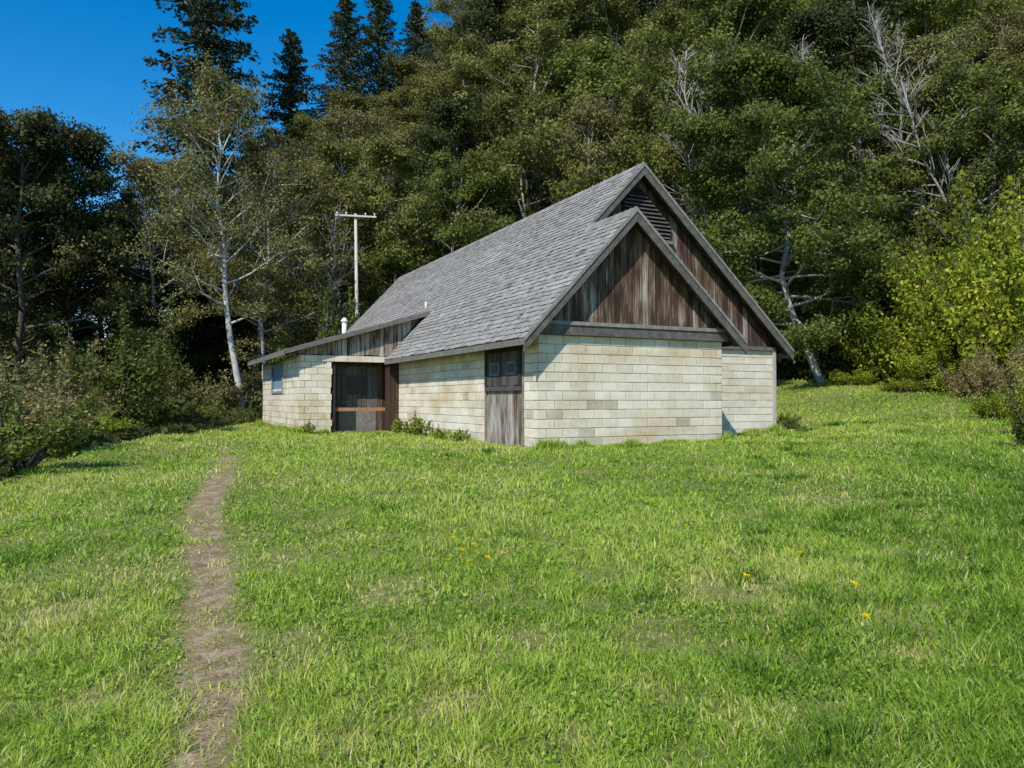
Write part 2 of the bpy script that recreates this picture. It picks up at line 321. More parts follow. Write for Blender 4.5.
def interp_path(path, t):
    k = t*(len(path)-1); i = min(int(k), len(path)-2); return path[i].lerp(path[i+1], k-i)
def gen_tree(seed, H, R, r0=.22, lo=.28, nl=22, sub=6, per=70, cl_r=.55, leaf=.17, bark=None, leafm=None, path=None, elev=(.2, .9), flat=.6, gap=0):
    rd = random.Random(seed); rn = np.random.default_rng(seed); mb = MB()
    if path is None:
        path = [Vector((0,0,0))]; 
        for i in range(1, 9): path.append(Vector((path[-1].x+rd.uniform(-.3,.3), path[-1].y+rd.uniform(-.3,.3), H*i/8)))
    else: path = [Vector(p) for p in path]; H = path[-1].z
    n = len(path); mb.tube([path[0]-Vector((0,0,.4))]+path[0:], [r0*1.35]+[r0*(1-.88*i/(n-1))+.015 for i in range(n)], 8, rd.uniform(.45,.7))
    C = []
    for i in range(nl):
        u = lo+(1-lo)*((i+.5)/nl)**.9*.97; p = interp_path(path, u); a = i*2.4+rd.uniform(-.5,.5)
        v = (u-lo)/(1-lo)
        prof = math.sin(math.pi*min(1, .18+.8*v))**.6
        L = R*prof*rd.uniform(.65, 1.15); e = rd.uniform(*elev)*(.5+v)
        d = Vector((math.cos(a)*math.cos(e), math.sin(a)*math.cos(e), math.sin(e)))
        pts = [p]; q = p.copy()
        for k in range(5):
            d = (d+Vector((rd.uniform(-.18,.18), rd.uniform(-.18,.18), rd.uniform(-.12,.16)))).normalized(); q = q+d*L/5; pts.append(q.copy())
        rb = r0*(1-.8*u)*.42+.012
        mb.tube(pts, [rb*(1-.85*k/5)+.006 for k in range(6)], 5, rd.uniform(.4,.8))
        for k in range(sub):
            t_ = rd.uniform(.3, 1); b0 = interp_path(pts, t_); dd = (d+Vector((rd.uniform(-1,1), rd.uniform(-1,1), rd.uniform(-.5,.8)))).normalized(); l2 = L*rd.uniform(.2, .45)
            b1 = b0+dd*l2*.5+Vector((0,0,.03*l2)); b2 = b0+dd*l2
            mb.tube([b0, b1, b2], [rb*.35+.006, rb*.22+.005, .005], 4, rd.uniform(.4,.8)); C += [b1.lerp(b2,.3), b2]
        C.append(pts[-1])
    tm = mb.mesh('trunk', bark, True)
    if per == 0: return tm, None
    C = np.array([tuple(c) for c in C]); C = C[rn.random(len(C)) >= gap]
    ct = rn.random(len(C)); sz = rn.uniform(.55, 1.35, len(C)); cen = C.mean(0)
    k = np.repeat(np.arange(len(C)), (per*sz*sz).astype(int)); off = rn.normal(0, 1, (len(k), 3)); off /= (np.linalg.norm(off, axis=1)[:,None]+.001)
    rad = C[k]-cen; rad /= np.linalg.norm(rad, axis=1)[:,None]+.01; nr = off*.8+rad*.45
    off *= (rn.random(len(k))**.5)[:,None]*(1+.35*(rn.random(len(k)) < .12))[:,None]
    P = C[k]+off*(cl_r*sz[k])[:,None]*np.array([1.15, 1.15, flat])
    V, Q, T = leaf_quads(P, leaf, np.clip(.5*ct[k]+.5*rn.random(len(k)), 0, 1), .5, .7, r=rn, nrm=nr)
    return tm, mesh_np('crown', V, Q, T, mat=leafm)
def gen_conifer(seed, H, R, lo=.08, step=.42, per=60, leafm=None, bark=None):
    rd = random.Random(seed); rn = np.random.default_rng(seed); mb = MB()
    mb.tube([(0,0,-.5),(0,0,H*.5),(0,0,H)], [H*.017, H*.009, .02], 8, .5)
    P = []; A = []; T = []; z = H*lo
    while z < H*.985:
        v = (z/H-lo)/(1-lo)
        for k in range(7):
            a = rd.random()*6.283; L = (R*(1-v)**.7*rd.uniform(.5, 1.2)+.2); e = -.25+.75*v+rd.uniform(-.15,.15); zz = z+rd.uniform(-.2,.2)
            d = np.array([math.cos(a), math.sin(a), 0]); end = d*L+np.array([0,0,L*math.sin(e)-.04*L*L])
            if L > 1 and rd.random() < .6: mb.tube([(0,0,zz), tuple(end*.5+np.array([0,0,zz+.08*L])), tuple(end+np.array([0,0,zz]))], [.035,.02,.006], 4, .4)
            m = int(per*(.25+L/R)); t_ = rn.random(m)**.7; side = np.array([-d[1], d[0], 0]); wd = (1-t_*.75)*L*.3
            p = end[None]*t_[:,None]+side[None]*(rn.normal(0, .5, m)*wd)[:,None]; p[:,2] += zz+.25*L*t_*(1-t_)-np.abs(rn.normal(0, .13, m))*(1+.1*L)
            P.append(p); A.append(np.repeat((d*.8+np.array([0,0,-.5]))[None], m, 0)+side[None]*rn.normal(0,.6,m)[:,None]); T.append(np.clip(rd.random()*.5+rn.random(m)*.5, 0, 1))
        z += step*(1-.35*v)
    P = np.concatenate(P); V, Q, T2 = leaf_quads(P, .3, np.concatenate(T), .35, .4, np.concatenate(A), rn)
    return mb.mesh('trunk', bark, True), mesh_np('crown', V, Q, T2, mat=leafm)
def gen_shrub(seed, R, H, n=7000, leaf=.1, leafm=None, stems=14, lumps=16, bark=None, spiky=.12):
    rd = random.Random(seed); rn = np.random.default_rng(seed); mb = MB(); C = []
    for i in range(lumps):
        a = rd.random()*6.283; rr = R*math.sqrt(rd.random())*.9; zz = H*rd.uniform(.15, .95)*(1-.4*(rr/R)**2); C.append((rr*math.cos(a), rr*math.sin(a), zz))
    tips = []
    for i in range(stems):
        c = C[i % lumps]; e = rd.uniform(1.1, 1.6); tp = (c[0]*1.45, c[1]*1.45, c[2]*e+H*.12); tips.append((c, tp))
        mb.tube([(c[0]*.25, c[1]*.25, -.15), (c[0]*.6, c[1]*.6, c[2]*.6), (c[0]*1.15, c[1]*1.15, c[2]+H*.1), tp], [.03,.022,.014,.006], 5, rd.uniform(.3,.7))
    C = np.array(C); k = rn.integers(0, lumps, n); off = rn.normal(0, 1, (n, 3)); off /= np.linalg.norm(off, axis=1)[:,None]; nr = off.copy()*.9; off *= (rn.random(n)**.5)[:,None]
    lr = rn.uniform(.55, 1.3, lumps); kk = 1.6/math.sqrt(lumps/6); P = C[k]+off*np.array([R*.38*kk, R*.38*kk, H*.26*kk])*lr[k][:,None]
    m = rn.random(n) < spiky*1.6; ii = rn.integers(0, len(tips), n); a0 = np.array([t[0] for t in tips])[ii]; a1 = np.array([t[1] for t in tips])[ii]; tt = rn.random(n)[:,None]
    P[m] = (a0+(a1-a0)*tt+rn.normal(0, .06*R, (n, 3)))[m]; P[:,2] = np.abs(P[:,2])*.98+.02
    V, Q, T = leaf_quads(P, leaf, np.clip(.5*rn.random(lumps)[k]+.55*rn.random(n), 0, 1), .5, .65, r=rn, nrm=nr)
    return mb.mesh('stem', bark or M_barkd, True), mesh_np('foliage', V, Q, T, mat=leafm)

ALD = [gen_tree(11+i, 15, 4.5, .17, .12, 32, 6, 90, .62, .155, M_barkg, L_olive, elev=(.0,.8)) for i in range(3)]
GRN = [gen_tree(21+i, 14, 4.8, .17, .1, 32, 6, 94, .62, .155, M_barkg, L_green, elev=(.0,.8)) for i in range(2)]
DRK = [gen_tree(31+i, 15, 4.8, .22, .06, 32, 6, 88, .7, .175, M_barkd, L_dark, elev=(0,.7)) for i in range(2)]
SPR = [gen_tree(41+i, 14, 4.2, .13, .18, 28, 7, 46, .62, .135, M_barkg, L_sparse, elev=(.2,.9)) for i in range(2)]
CON = [gen_conifer(51+i, 24, (5.0, 4.6)[i], .1, .42, 72, L_conif, M_barkd) for i in range(2)]
DEAD = [gen_tree(61+i, 13, 2.3, .09, .3, 30, 9, 0, bark=M_barkg, elev=(.4,1.2)) for i in range(3)]
KIND = {'alder': (ALD, 'alder_tree', 'olive leaved broadleaf tree'), 'green': (GRN, 'leafy_tree', 'mid green leafy tree'), 'dark': (DRK, 'shady_tree', 'dark dense leafy tree'),
        'sparse': (SPR, 'thin_tree', 'thin crowned tree with brownish olive leaves and pale stem'), 'conifer': (CON, 'conifer_tree', 'dark conifer with drooping boughs'), 'dead': (DEAD, 'bare_tree', 'leafless tree with whitish branches')}
def place(kind, x, y, sc, label=None, group=None, sz=None, tilt=0):
    ps, nm, what = KIND[kind]; tm, cm = random.choice(ps)
    o = empty(nm, (x, y, float(h(x, y))-.1), label, 'tree', group, random.uniform(0, 6.28), (sc, sc, sz or sc))
    if tilt: o.rotation_euler = (0, tilt, 0)
    link('trunk', tm, o)
    if cm: link('crown', cm, o)
    return o
def zone(px):
    for lim, s_ in ((60,'at the far left edge'),(140,'left of the tall conifer'),(250,'behind the pale birch like tree'),(340,'just left of the utility pole'),(430,'behind the utility pole'),(520,'above the low end of the shingle roof'),
                    (610,'above the middle of the shingle roof'),(690,'above the roof peak'),(780,'behind the leaning pale trunk'),(870,'right of the building'),(960,'above the lime green bushes')):
        if px < lim: return s_
    return 'at the far right edge'
def auto(kind, px, y, sc, row, sz=None, tilt=0):
    x = (px-512)/F*y; what = KIND[kind][2]
    lab = f"{what} {('in the front row of the woods','low on the wooded slope','halfway up the wooded slope','high on the wooded slope','along the top of the wooded slope','along the top of the wooded slope')[row]} {zone(px)}"
    words = lab.split(); lab = ' '.join(words) if len(words) <= 16 else ' '.join(lab.replace('with brownish olive leaves and pale stem','with brownish leaves').replace('leafless tree with whitish branches','bare whitish tree').replace('dark conifer with drooping boughs','dark drooping conifer').replace('in the front row of the woods','in front of the woods').replace('along the top of the wooded slope','atop the wooded slope').split()[:16])
    return place(kind, x, y, sc, lab, lab, sz, tilt)
R_ = random.Random(99)
def pick(opts): return R_.choice(opts)
for px, yy, k, sc, sz in ((-60,44,'dark',1.1,1.15),(15,42,'dark',1.0,1.08),(75,46,'dark',1.05,1.12),(150,47,'sparse',1.05,1.1),(290,45,'sparse',1.0,1.0),(335,48,'alder',1.05,1.05),(395,47,'alder',1.0,1.0),
    (455,46,'green',1.0,1.0),(520,48,'alder',1.15,1.2),(585,50,'sparse',1.1,1.2),(645,48,'alder',1.1,1.15),(690,45,'green',1.1,1.1),(870,45,'green',1.15,1.15),(930,44,'alder',1.1,1.1),(990,42,'green',1.1,1.1),(1060,40,'green',1.1,1.0)):
    auto(k, px, yy, sc, 0, sz)
for px, yy, sc, sz in ((45,50,1.1,1.05),(108,53,1.1,.85),(160,56,1.0,.8),(-20,53,1.2,1.15)): auto('dark', px, yy, sc, 1, sz)
for row, yy, n_, sc in ((1,55,17,1.25),(2,65,19,1.3),(3,78,20,1.4),(4,93,21,1.5),(5,112,22,1.6)):
    for i in range(n_):
        px = -60+1190*(i+.5)/n_+R_.uniform(-22, 22)
        if row >= 2 and px < 180: continue
        if row == 1 and 100 < px < 160: continue
        if row == 3 and px < 270: continue
        if row >= 4 and px < (450 if row == 4 else 520): continue
        if px < 200: k = 'dark'; 
        elif px < 430: k = pick(['dark','alder','green','conifer','alder'] if row > 1 else ['alder','sparse','green'])
        elif px < 700: k = pick(['alder','alder','green','dark','alder','dark','sparse'])
        else: k = pick(['alder','green','green','dark','alder','sparse'] if row < 3 else ['conifer','dark','green','alder'])
        s2 = sc*R_.uniform(.85, 1.15)*(.7 if k == 'conifer' else 1)*(.82 if px < 330 else .86 if px < 470 else 1)
        auto(k, px, yy+R_.uniform(-4, 4), s2, row)
place('conifer', (205-512)/F*62, 62, 1.6, 'tall dark conifer standing above the other trees at top left')
place('conifer', (345-512)/F*74, 74, 1.15, 'dark conifer on the skyline between the two patches of blue sky')
place('conifer', (378-512)/F*78, 78, 1.1, 'dark conifer on the skyline right of the gap in the trees')
place('conifer', (415-512)/F*82, 82, .9, 'dark conifer on the skyline above the utility pole')
place('conifer', (288-512)/F*70, 70, 1.1, 'shorter dark conifer on the skyline left of the sky gap')
place('conifer', (128-512)/F*75, 75, .8, 'small dark conifer tip on the skyline left of the tall conifer')
place('dead', (603-512)/F*43, 43, 1.0, 'leafless whitish tree standing behind the roof, left of its peak')
place('dead', (730-512)/F*44, 44, 1.5, 'tall leafless whitish tree high above the roof peak', tilt=-.1)
place('dead', (690-512)/F*43, 43, 1.45, 'slender leafless whitish tree above the roof peak, left of the taller bare one', tilt=.05)
place('dead', (950-512)/F*43, 43, 1.6, 'thin leaning bare white tree at top right of the woods', tilt=-.22)
place('dead', (1010-512)/F*41, 41, 1.3, 'thin bare white tree by the top right corner', tilt=-.35)
place('dead', (575-512)/F*43, 43, .85, 'small bare whitish tree above the middle of the roof', tilt=-.1)
place('dead', (310-512)/F*43, 43, .9, 'small bare tree just left of the utility pole', tilt=.1)
for px, yy, sc, r_, tl in ((435,51,1.1,1,.12),(500,60,1.2,2,-.1),(555,58,1.25,2,.15),(650,59,1.25,2,-.12),(770,50,1.5,1,.1),(815,60,1.3,2,-.2),(865,50,1.4,1,.12),(905,60,1.2,2,-.15),(985,60,1.2,2,.1),(620,72,1.2,3,.1),(880,72,1.2,3,-.2),(760,73,1.2,3,.15)):
    auto('dead', px, yy, sc, r_, None, tl)
tm, cm = gen_tree(71, 17, 4.3, .18, .3, 32, 8, 50, .65, .125, M_bark, L_sparse, path=[(0,0,0),(-.45,0,2),(-.9,0,4.4),(-1.2,.1,6.8),(-1.25,.1,9),(-1.7,.2,11.5),(-1.5,.2,14),(-2,.3,17)], elev=(.3,1.0))
x = (247-512)/F*39; o = empty('birch_tree', (x, 39, float(h(x, 39))-.05), 'pale trunked slender tree with thin brownish crown at meadow edge', 'tree'); link('trunk', tm, o); link('crown', cm, o)
tm, cm = gen_tree(72, 16, 3.4, .11, .3, 26, 7, 40, .6, .125, M_bark, L_sparse, path=[(0,0,0),(.1,0,3),(-.1,0,6),(.3,.1,9),(.2,.1,12),(.5,.2,15)], elev=(.2,.9))
x = (262-512)/F*42; o = empty('birch_tree', (x, 42, float(h(x, 42))-.05), 'thin straight pale stem just right of the leaning pale trunk', 'tree'); link('trunk', tm, o); link('crown', cm, o)
tm, cm = gen_tree(73, 16, 5.4, .19, .2, 56, 7, 135, .72, .15, M_bark, L_green, path=[(0,0,0),(-.75,0,1.8),(-1.5,0,3.6),(-1.9,0,5.2),(-1.5,.1,7.2),(-2.4,.1,10),(-3,.2,13),(-3.4,.3,15.5)], elev=(-.35,.6))
x = (822-512)/F*37; o = empty('leaning_tree', (x, 37, float(h(x, 37))-.05), 'big spreading green tree with leaning pale trunk right of the building', 'tree'); link('trunk', tm, o); link('crown', cm, o)

# shrubs
SH_G = [gen_shrub(81+i, 1.7, 3.0, 12000, .105, L_bank, lumps=22) for i in range(2)]
SH_L = [gen_shrub(91+i, 2.2, 4.5, 13000, .15, L_lime, lumps=34, stems=34, spiky=.2) for i in range(3)]
SH_K = [gen_shrub(95+i, 2.3, 5.0, 13000, .14, L_bank, lumps=34, stems=34, spiky=.2) for i in range(2)]
SH_B = [gen_shrub(101+i, 1.6, 1.8, 10000, .085, L_brush, stems=40, lumps=26, spiky=.25) for i in range(2)]
SH_R = [gen_shrub(111+i, 1.6, 1.9, 9000, .09, L_rust, stems=50, lumps=26, spiky=.3, bark=M_red) for i in range(2)]
SH_M = [gen_shrub(121+i, 1.0, 1.3, 8000, .065, L_bank, stems=26, lumps=20, spiky=.2) for i in range(2)]
SH_Y = [gen_shrub(125+i, 1.0, 1.3, 8000, .065, L_lime, stems=26, lumps=20, spiky=.2) for i in range(2)]
def shrub(ps, px, yy, sc, label, sz=None, nm='shrub', cat='bush'):
    x = (px-512)/F*yy; a, b_ = random.choice(ps)
    o = empty(nm, (x, yy, float(h(x, yy))-.05), label, cat, None, random.uniform(0, 6.28), (sc, sc, sz or sc)); link('stem', a, o); link('foliage', b_, o)
shrub(SH_G, 138, 25, 1.15, 'green rounded shrub at the meadow edge left of the lean-to', 1.05)
shrub(SH_G, 98, 27, .8, 'green shrub just left behind the rounded shrub', .65)
shrub(SH_M, 190, 29, 1.0, 'low green shrub between the rounded shrub and the pale trunk', .7)
shrub(SH_B, 55, 23, 1.1, 'straw brown brush clump left of the green rounded shrub', .85)
shrub(SH_B, -10, 21, 1.3, 'straw brown brush clump cut by the left edge', .9)
shrub(SH_B, 20, 30, 1.5, 'tall dry brush clump under the dark trees at far left', 1.5)
shrub(SH_B, 75, 32, 1.5, 'tall dry brush clump second from the left edge', 1.5)
shrub(SH_B, 130, 35, 1.5, 'dry brush clump behind the green shrubs', 1.6)
shrub(SH_B, 190, 38, 1.4, 'dry brush clump left of the pale leaning trunk', 1.4)
shrub(SH_B, 285, 43, 1.5, 'brown brush clump behind the lean-to, right of the pale trunk', 2.0)
shrub(SH_G, 318, 41, 1.3, 'green shrub behind the lean-to roof below the utility pole', 1.7)
shrub(SH_G, 362, 40.5, 1.2, 'green shrub hiding the foot of the utility pole', 1.9)
shrub(SH_M, 40, 16, 1.15, 'green weedy bush second from the left edge of the meadow', .9)
shrub(SH_M, 6, 12.2, 1.0, 'green weedy bush nearest the camera at the left edge', .8)
shrub(SH_Y, 85, 19, 1.0, 'low bright green bush in front of the rounded shrub', .6)
shrub(SH_B, 5, 15, .8, 'small dry brush clump between green bushes at left edge', .8)
shrub(SH_M, 230, 33, .9, 'low green bush at the foot of the pale leaning trunk', .5)
for i, (ps, px, yy, sc, sz, lab) in enumerate(((SH_K,880,37,.9,1.0,'mid green bush beside the leaning trunk, shortest of the bank'),(SH_L,912,35,1.0,1.1,'lime green bush second from the leaning trunk'),(SH_L,955,33,1.1,1.35,'tall lime green bush with yellow leaves above the brambles'),
        (SH_L,995,31,1.1,1.3,'lime green bush rising behind the brambles near the right edge'),(SH_L,1035,28,1.1,1.3,'lime green bush cut by the right edge'),(SH_L,850,41,.8,.9,'small lime bush behind the leaning trunk'),(SH_K,900,42,1.4,1.8,'tall green thicket behind the leaning trunk side of the bank'),
        (SH_L,950,41,1.4,1.9,'tallest lime bush rising at the back of the bank'),(SH_L,1015,38,1.5,1.9,'tall lime thicket at the back near the right edge'),(SH_K,985,36,1.2,1.6,'tall green bush between the two lime thickets'),(SH_L,935,31,.6,.4,'small lime bush at the foot of the lime bushes'))):
    shrub(ps, px, yy, sc, lab, sz)
shrub(SH_R, 975, 28, .6, 'rust brown bramble clump in front of the lime bushes', .7); shrub(SH_R, 1008, 25, .65, 'rust brown bramble clump near the right edge', .9)
shrub(SH_R, 1048, 21, .6, 'rust brown bramble cut by the right edge', .8); shrub(SH_Y, 1050, 18, .9, 'bright green bramble hanging at the right edge', 1.3); shrub(SH_M, 1046, 15.5, .7, 'green bramble hanging at the right edge, nearest the camera', 1.0)
shrub(SH_Y, 1000, 22, .7, 'bright green bramble at the foot of the rust brown clumps', .6)
shrub(SH_Y, 850, 35, 1.0, 'low bright green bush at the foot of the leaning trunk', .6); shrub(SH_Y, 905, 31, .9, 'low bright green weeds below the lime bushes', .5)
WD = [gen_shrub(131+i, .28, .34, 300, .07, L_lime, stems=5, lumps=7) for i in range(2)]
for (la, lb, lab, sc) in ((-2.9,9.3,'bright leafy weed at the lean-to corner',1.0),(-.35,7.9,'bright leafy weed nearest the porch along the side wall',1.3),(-.35,7.2,'bright leafy weed second from the porch along the wall',1.5),(-.35,6.3,'bright leafy weed third from the porch along the wall',1.1),(-.3,4.8,'small weed at the middle of the long side wall',.9),(-.3,3.5,'small weed beside the boarded side door',.8)):
    wx, wy = loc2w(la, lb); a, b_ = random.choice(WD); o = empty('weed_plant', (wx, wy, float(h(wx, wy))), lab, 'weed', None, random.random()*6, sc); link('stem', a, o); link('foliage', b_, o)
wx, wy = loc2w(9.4, 2.6); a, b_ = SH_M[0]; o = empty('weed_plant', (wx, wy, float(h(wx, wy))), 'weedy clump in the shade right of the building', 'weed', None, 1, (.6,.6,.35)); link('stem', a, o); link('foliage', b_, o)
hb = MB(); hb.tube([(0,0,0),(.005,0,.08),(0,.005,.13)], [.004,.003,.003], 5, .3); STM = hb.mesh('stem', L_grass)
rn = np.random.default_rng(5); a = np.linspace(0, 6.283, 40); dirs = np.stack([np.cos(a*3), np.sin(a*3), rn.uniform(.1,1.2,40)], -1); P = dirs*.012+np.array([0,0,.135])
Vv, Qq, Tt = leaf_quads(P, .026, rn.random(40), 1, .4, dirs, rn); HED = mesh_np('flower_head', Vv, Qq, Tt, mat=L_yellow)
for i, (px, py_) in enumerate(((452,546),(463,561),(474,553),(488,566),(503,561),(470,570),(786,556),(799,561),(864,633),(852,597),(745,590))):
    gx, gy, gz = ground_at(px, py_+8)
    lab = 'yellow dandelion in the small patch at mid meadow' if i < 6 else ('yellow dandelion left of the pair right of mid meadow','yellow dandelion right of the pair right of mid meadow','lone yellow dandelion low in the right of the meadow','lone yellow dandelion just above the lowest one','lone yellow dandelion between the patch and the pair')[i-6]
    o = empty('dandelion', (gx, gy, gz), lab, 'flower', 'patch of dandelions' if i < 6 else None, i, random.uniform(.9,1.2)); link('stem', STM, o); link('flower_head', HED, o)
# undergrowth
N = 260000; y = rng.uniform(8, 125, N); x = rng.uniform(-.95, .95, N)*y; f = forest(x, y); k = (f > .5) & ~in_building(x, y, .5); x = x[k]; y = y[k]
hh = (.25+3.6*vn(x, y, 2.5, 21)**1.5*ss(0, 12, y-np.interp(x/y, [-.7,-.4,-.2,.4,.7], [12,26,40,38,27])))*rng.random(len(x))**.6
Vv, Qq, Tt = leaf_quads(np.stack([x, y, h(x, y)+hh], -1), .13+.0038*y, np.clip(.5*vn(x, y, 3, 22)+.6*rng.random(len(x)), 0, 1), .4, .65)
u = link('undergrowth', mesh_np('undergrowth', Vv, Qq, Tt, mat=L_under)); tag(u, 'tangled green undergrowth covering the forest floor and slope', 'undergrowth', kind='stuff')

# ------------------------------------------------------------ building
B = empty('block_building', tuple(BC), 'cream concrete block building with steep grey shingle roof and lean-to', 'building', None, BR)
rb = random.Random(3)
def block_wall(name, ax, plane, out, u0, u1, z1, openings=(), z0=-.4, thick=.2):
    mb = MB(); sgn = out
    def P(u, d, z): return (u, plane+sgn*d, z) if ax == 'x' else (plane+sgn*d, u, z)
    z = z0; c = 0
    while z < z1-.01:
        zt = min(z+.2, z1); ivs = [(u0, u1)]
        for (a, b_, p, q) in openings:
            if z+.1 > p and z+.1 < q: ivs = [s_ for (m, n_) in ivs for s_ in ((m, min(n_, a)), (max(m, b_), n_)) if s_[1]-s_[0] > .02]
        for (m, n_) in ivs:
            a = [P(m,0,z),P(n_,0,z),P(n_,0,zt),P(m,0,zt)]; b_ = [P(m,-thick,z),P(n_,-thick,z),P(n_,-thick,zt),P(m,-thick,zt)]; mb.prism(a, b_, .36)
            off = .2*(c % 2); k0 = math.floor((m-off)/.4); u = k0*.4+off
            while u < n_:
                a0, a1 = max(u, m)+.0065, min(u+.4, n_)-.0065
                if a1-a0 > .03:
                    t = .65+rb.uniform(-.11, .11)+(-.15 if rb.random() < .07 else 0)-(.1 if z < .1 else 0); d = .008+rb.uniform(0, .006); e = .007; lo, hi = z+.0065, zt-.0065
                    A = [P(a0,.001,lo),P(a1,.001,lo),P(a1,.001,hi),P(a0,.001,hi)]; Bq = [P(a0+e,d,lo+e),P(a1-e,d,lo+e),P(a1-e,d,hi-e),P(a0+e,d,hi-e)]
                    mb.poly(Bq, t)
                    for i in range(4): mb.poly([A[i], A[(i+1) % 4], Bq[(i+1) % 4], Bq[i]], t-.1)
                u += .4
        z += .2; c += 1
    return mb.build(name, M_block, B)
ML = lambda x: 2.29+(x+.5)*1.06           # left slope
MR = lambda x: 7.007-(x-3.95)*.91         # main right slope
FR = lambda x: 5.205-(x-2.25)*.91         # front right slope
LT = lambda x: 2.51+.3*(x+3.64)           # lean-to
block_wall('wall', 'x', 0, -1, 0, 4.95, 2.4)
block_wall('wall', 'y', 0, -1, 0, 9.65, 2.6, [(.7, 2.64, -.5, 2.2)])
block_wall('wall', 'y', 4.95, 1, 0, 2.1, 2.4)
block_wall('wall', 'x', 2.1, -1, 4.75, 8.62, 2.4)
block_wall('wall', 'y', 8.62, 1, 2.1, 22, 2.4)
block_wall('wall', 'x', 22, 1, 0, 8.62, 2.4)
block_wall('wall', 'y', 0, -1, 17.45, 22, 2.4)
block_wall('wall', 'x', 9.65, -1, -3.14, -2.33, 2.4)
block_wall('wall', 'y', -3.14, -1, 9.65, 17.45, 2.4, [(12.7, 15.0, 1.3, 2.25)])
block_wall('wall', 'x', 17.45, 1, -3.14, 0, 2.4)
block_wall('wall', 'y', -2.33, 1, 9.85, 10.7, 2.2)
mb = MB(); z = -.4; c = 0
while z < 2.19:
    w_ = .12+rb.uniform(-.02, .02)+(.03 if c % 2 else 0); mb.box(-2.33, -2.33+w_, 9.60, 9.84, z+.004, z+.196, .66+rb.uniform(-.1, .1)); z += .2; c += 1
mb.build('block_end', M_block, B)
mb = MB(); x = -2.50
while x < -.05:
    mb.box(x+.005, min(x+.4, 0)-.005, 9.58, 9.8, 2.21, 2.39, .62+rb.uniform(-.1, .1)); x += .4
mb.build('lintel', M_block, B)
def boards(name, y, x0, x1, bot, top, mat=M_wood, wmin=.13, wmax=.2, tl=(.25,.85), thick=.03, par=None):
    mb = MB(); x = x0
    while x < x1:
        w_ = rb.uniform(wmin, wmax); a, c = x, min(x+w_-.014, x1); t = rb.uniform(*tl); yy = y-rb.uniform(0, .016)
        za, zc = bot(a), bot(c); ta, tc = top(a), top(c)
        if ta-za > .02 or tc-zc > .02:
            ja = rb.uniform(0, .04); za += ja; zc += ja; ta = max(ta, za+.005); tc = max(tc, zc+.005)
            mb.prism([(a,yy,za),(c,yy,zc),(c,yy,tc),(a,yy,ta)], [(a,yy+thick,za),(c,yy+thick,zc),(c,yy+thick,tc),(a,yy+thick,ta)], t)
        x += w_
    return mb.build(name, mat, par or B)
boards('gable_boards', .0, 0, 4.95, lambda x: 2.68, lambda x: min(ML(x), FR(x))-.1, tl=(.34,.64), wmin=.14, wmax=.24)
mb = MB(); mb.box(0, 4.95, .04, .06, 2.4, 2.68, .2); mb.prism([(0,.05,2.68),(4.95,.05,2.68),(2.25,.05,5.05)], [(0,.09,2.68),(4.95,.09,2.68),(2.25,.09,5.05)], .1); mb.build('gable_backing', M_dark, B)
boards('gable_boards', 2.1, 1.9, 8.62, lambda x: 2.4, lambda x: min(ML(x), MR(x))-.1, tl=(.3,.58), wmin=.14, wmax=.24)
mb = MB(); mb.prism([(0,2.16,2.4),(8.6,2.16,2.4),(3.95,2.16,6.8)], [(0,2.2,2.4),(8.6,2.2,2.4),(3.95,2.2,6.8)], .1); mb.build('gable_backing', M_dark, B)
boards('gable_boards', 22.0, 0, 8.62, lambda x: 2.4, lambda x: min(ML(x), MR(x))-.1)
mb = MB(); mb.box(-.1, 5.05, -.13, -.002, 2.4, 2.66, .2); mb.box(.1, 4.9, -.16, -.135, 2.61, 2.69, .55); mb.build('beam', M_grey, B)
mb = MB(); mb.box(4.98, 8.66, 2.0, 2.09, 2.4, 2.5, .3); mb.build('beam', M_grey, B)
boards('lean_to_boards', 9.62, -3.14, .95, lambda x: 2.4 if x < 0 else max(2.4, ML(x)+.05), lambda x: LT(x)-.1, M_wood, .12, .17, (.5,.8))
mb = MB(); mb.prism([(-3.1,9.66,2.4),(.9,9.66,2.4),(.9,9.66,3.7),(-3.1,9.66,2.56)], [(-3.1,9.7,2.4),(.9,9.7,2.4),(.9,9.7,3.7),(-3.1,9.7,2.56)], .1); mb.build('gable_backing', M_dark, B)
def slab(mb, x0, x1, y0, y1, zf, th=.07, t=.3):
    top = [(x0,y0,zf(x0)),(x1,y0,zf(x1)),(x1,y1,zf(x1)),(x0,y1,zf(x0))]; mb.prism(top, [(a,b_,c-th) for a, b_, c in top], t)
mb = MB()
slab(mb, -.5, 2.25, -.35, 1.75, ML); slab(mb, -.5, 3.95, 1.75, 9.5, ML); slab(mb, .98, 3.95, 9.5, 17.9, ML); slab(mb, -.5, 3.95, 17.9, 22.3, ML)
slab(mb, 3.95, 9.0, 1.75, 22.3, MR); slab(mb, 2.25, 5.35, -.35, 2.1, FR)
roof = mb.build('roof', M_dark, B)
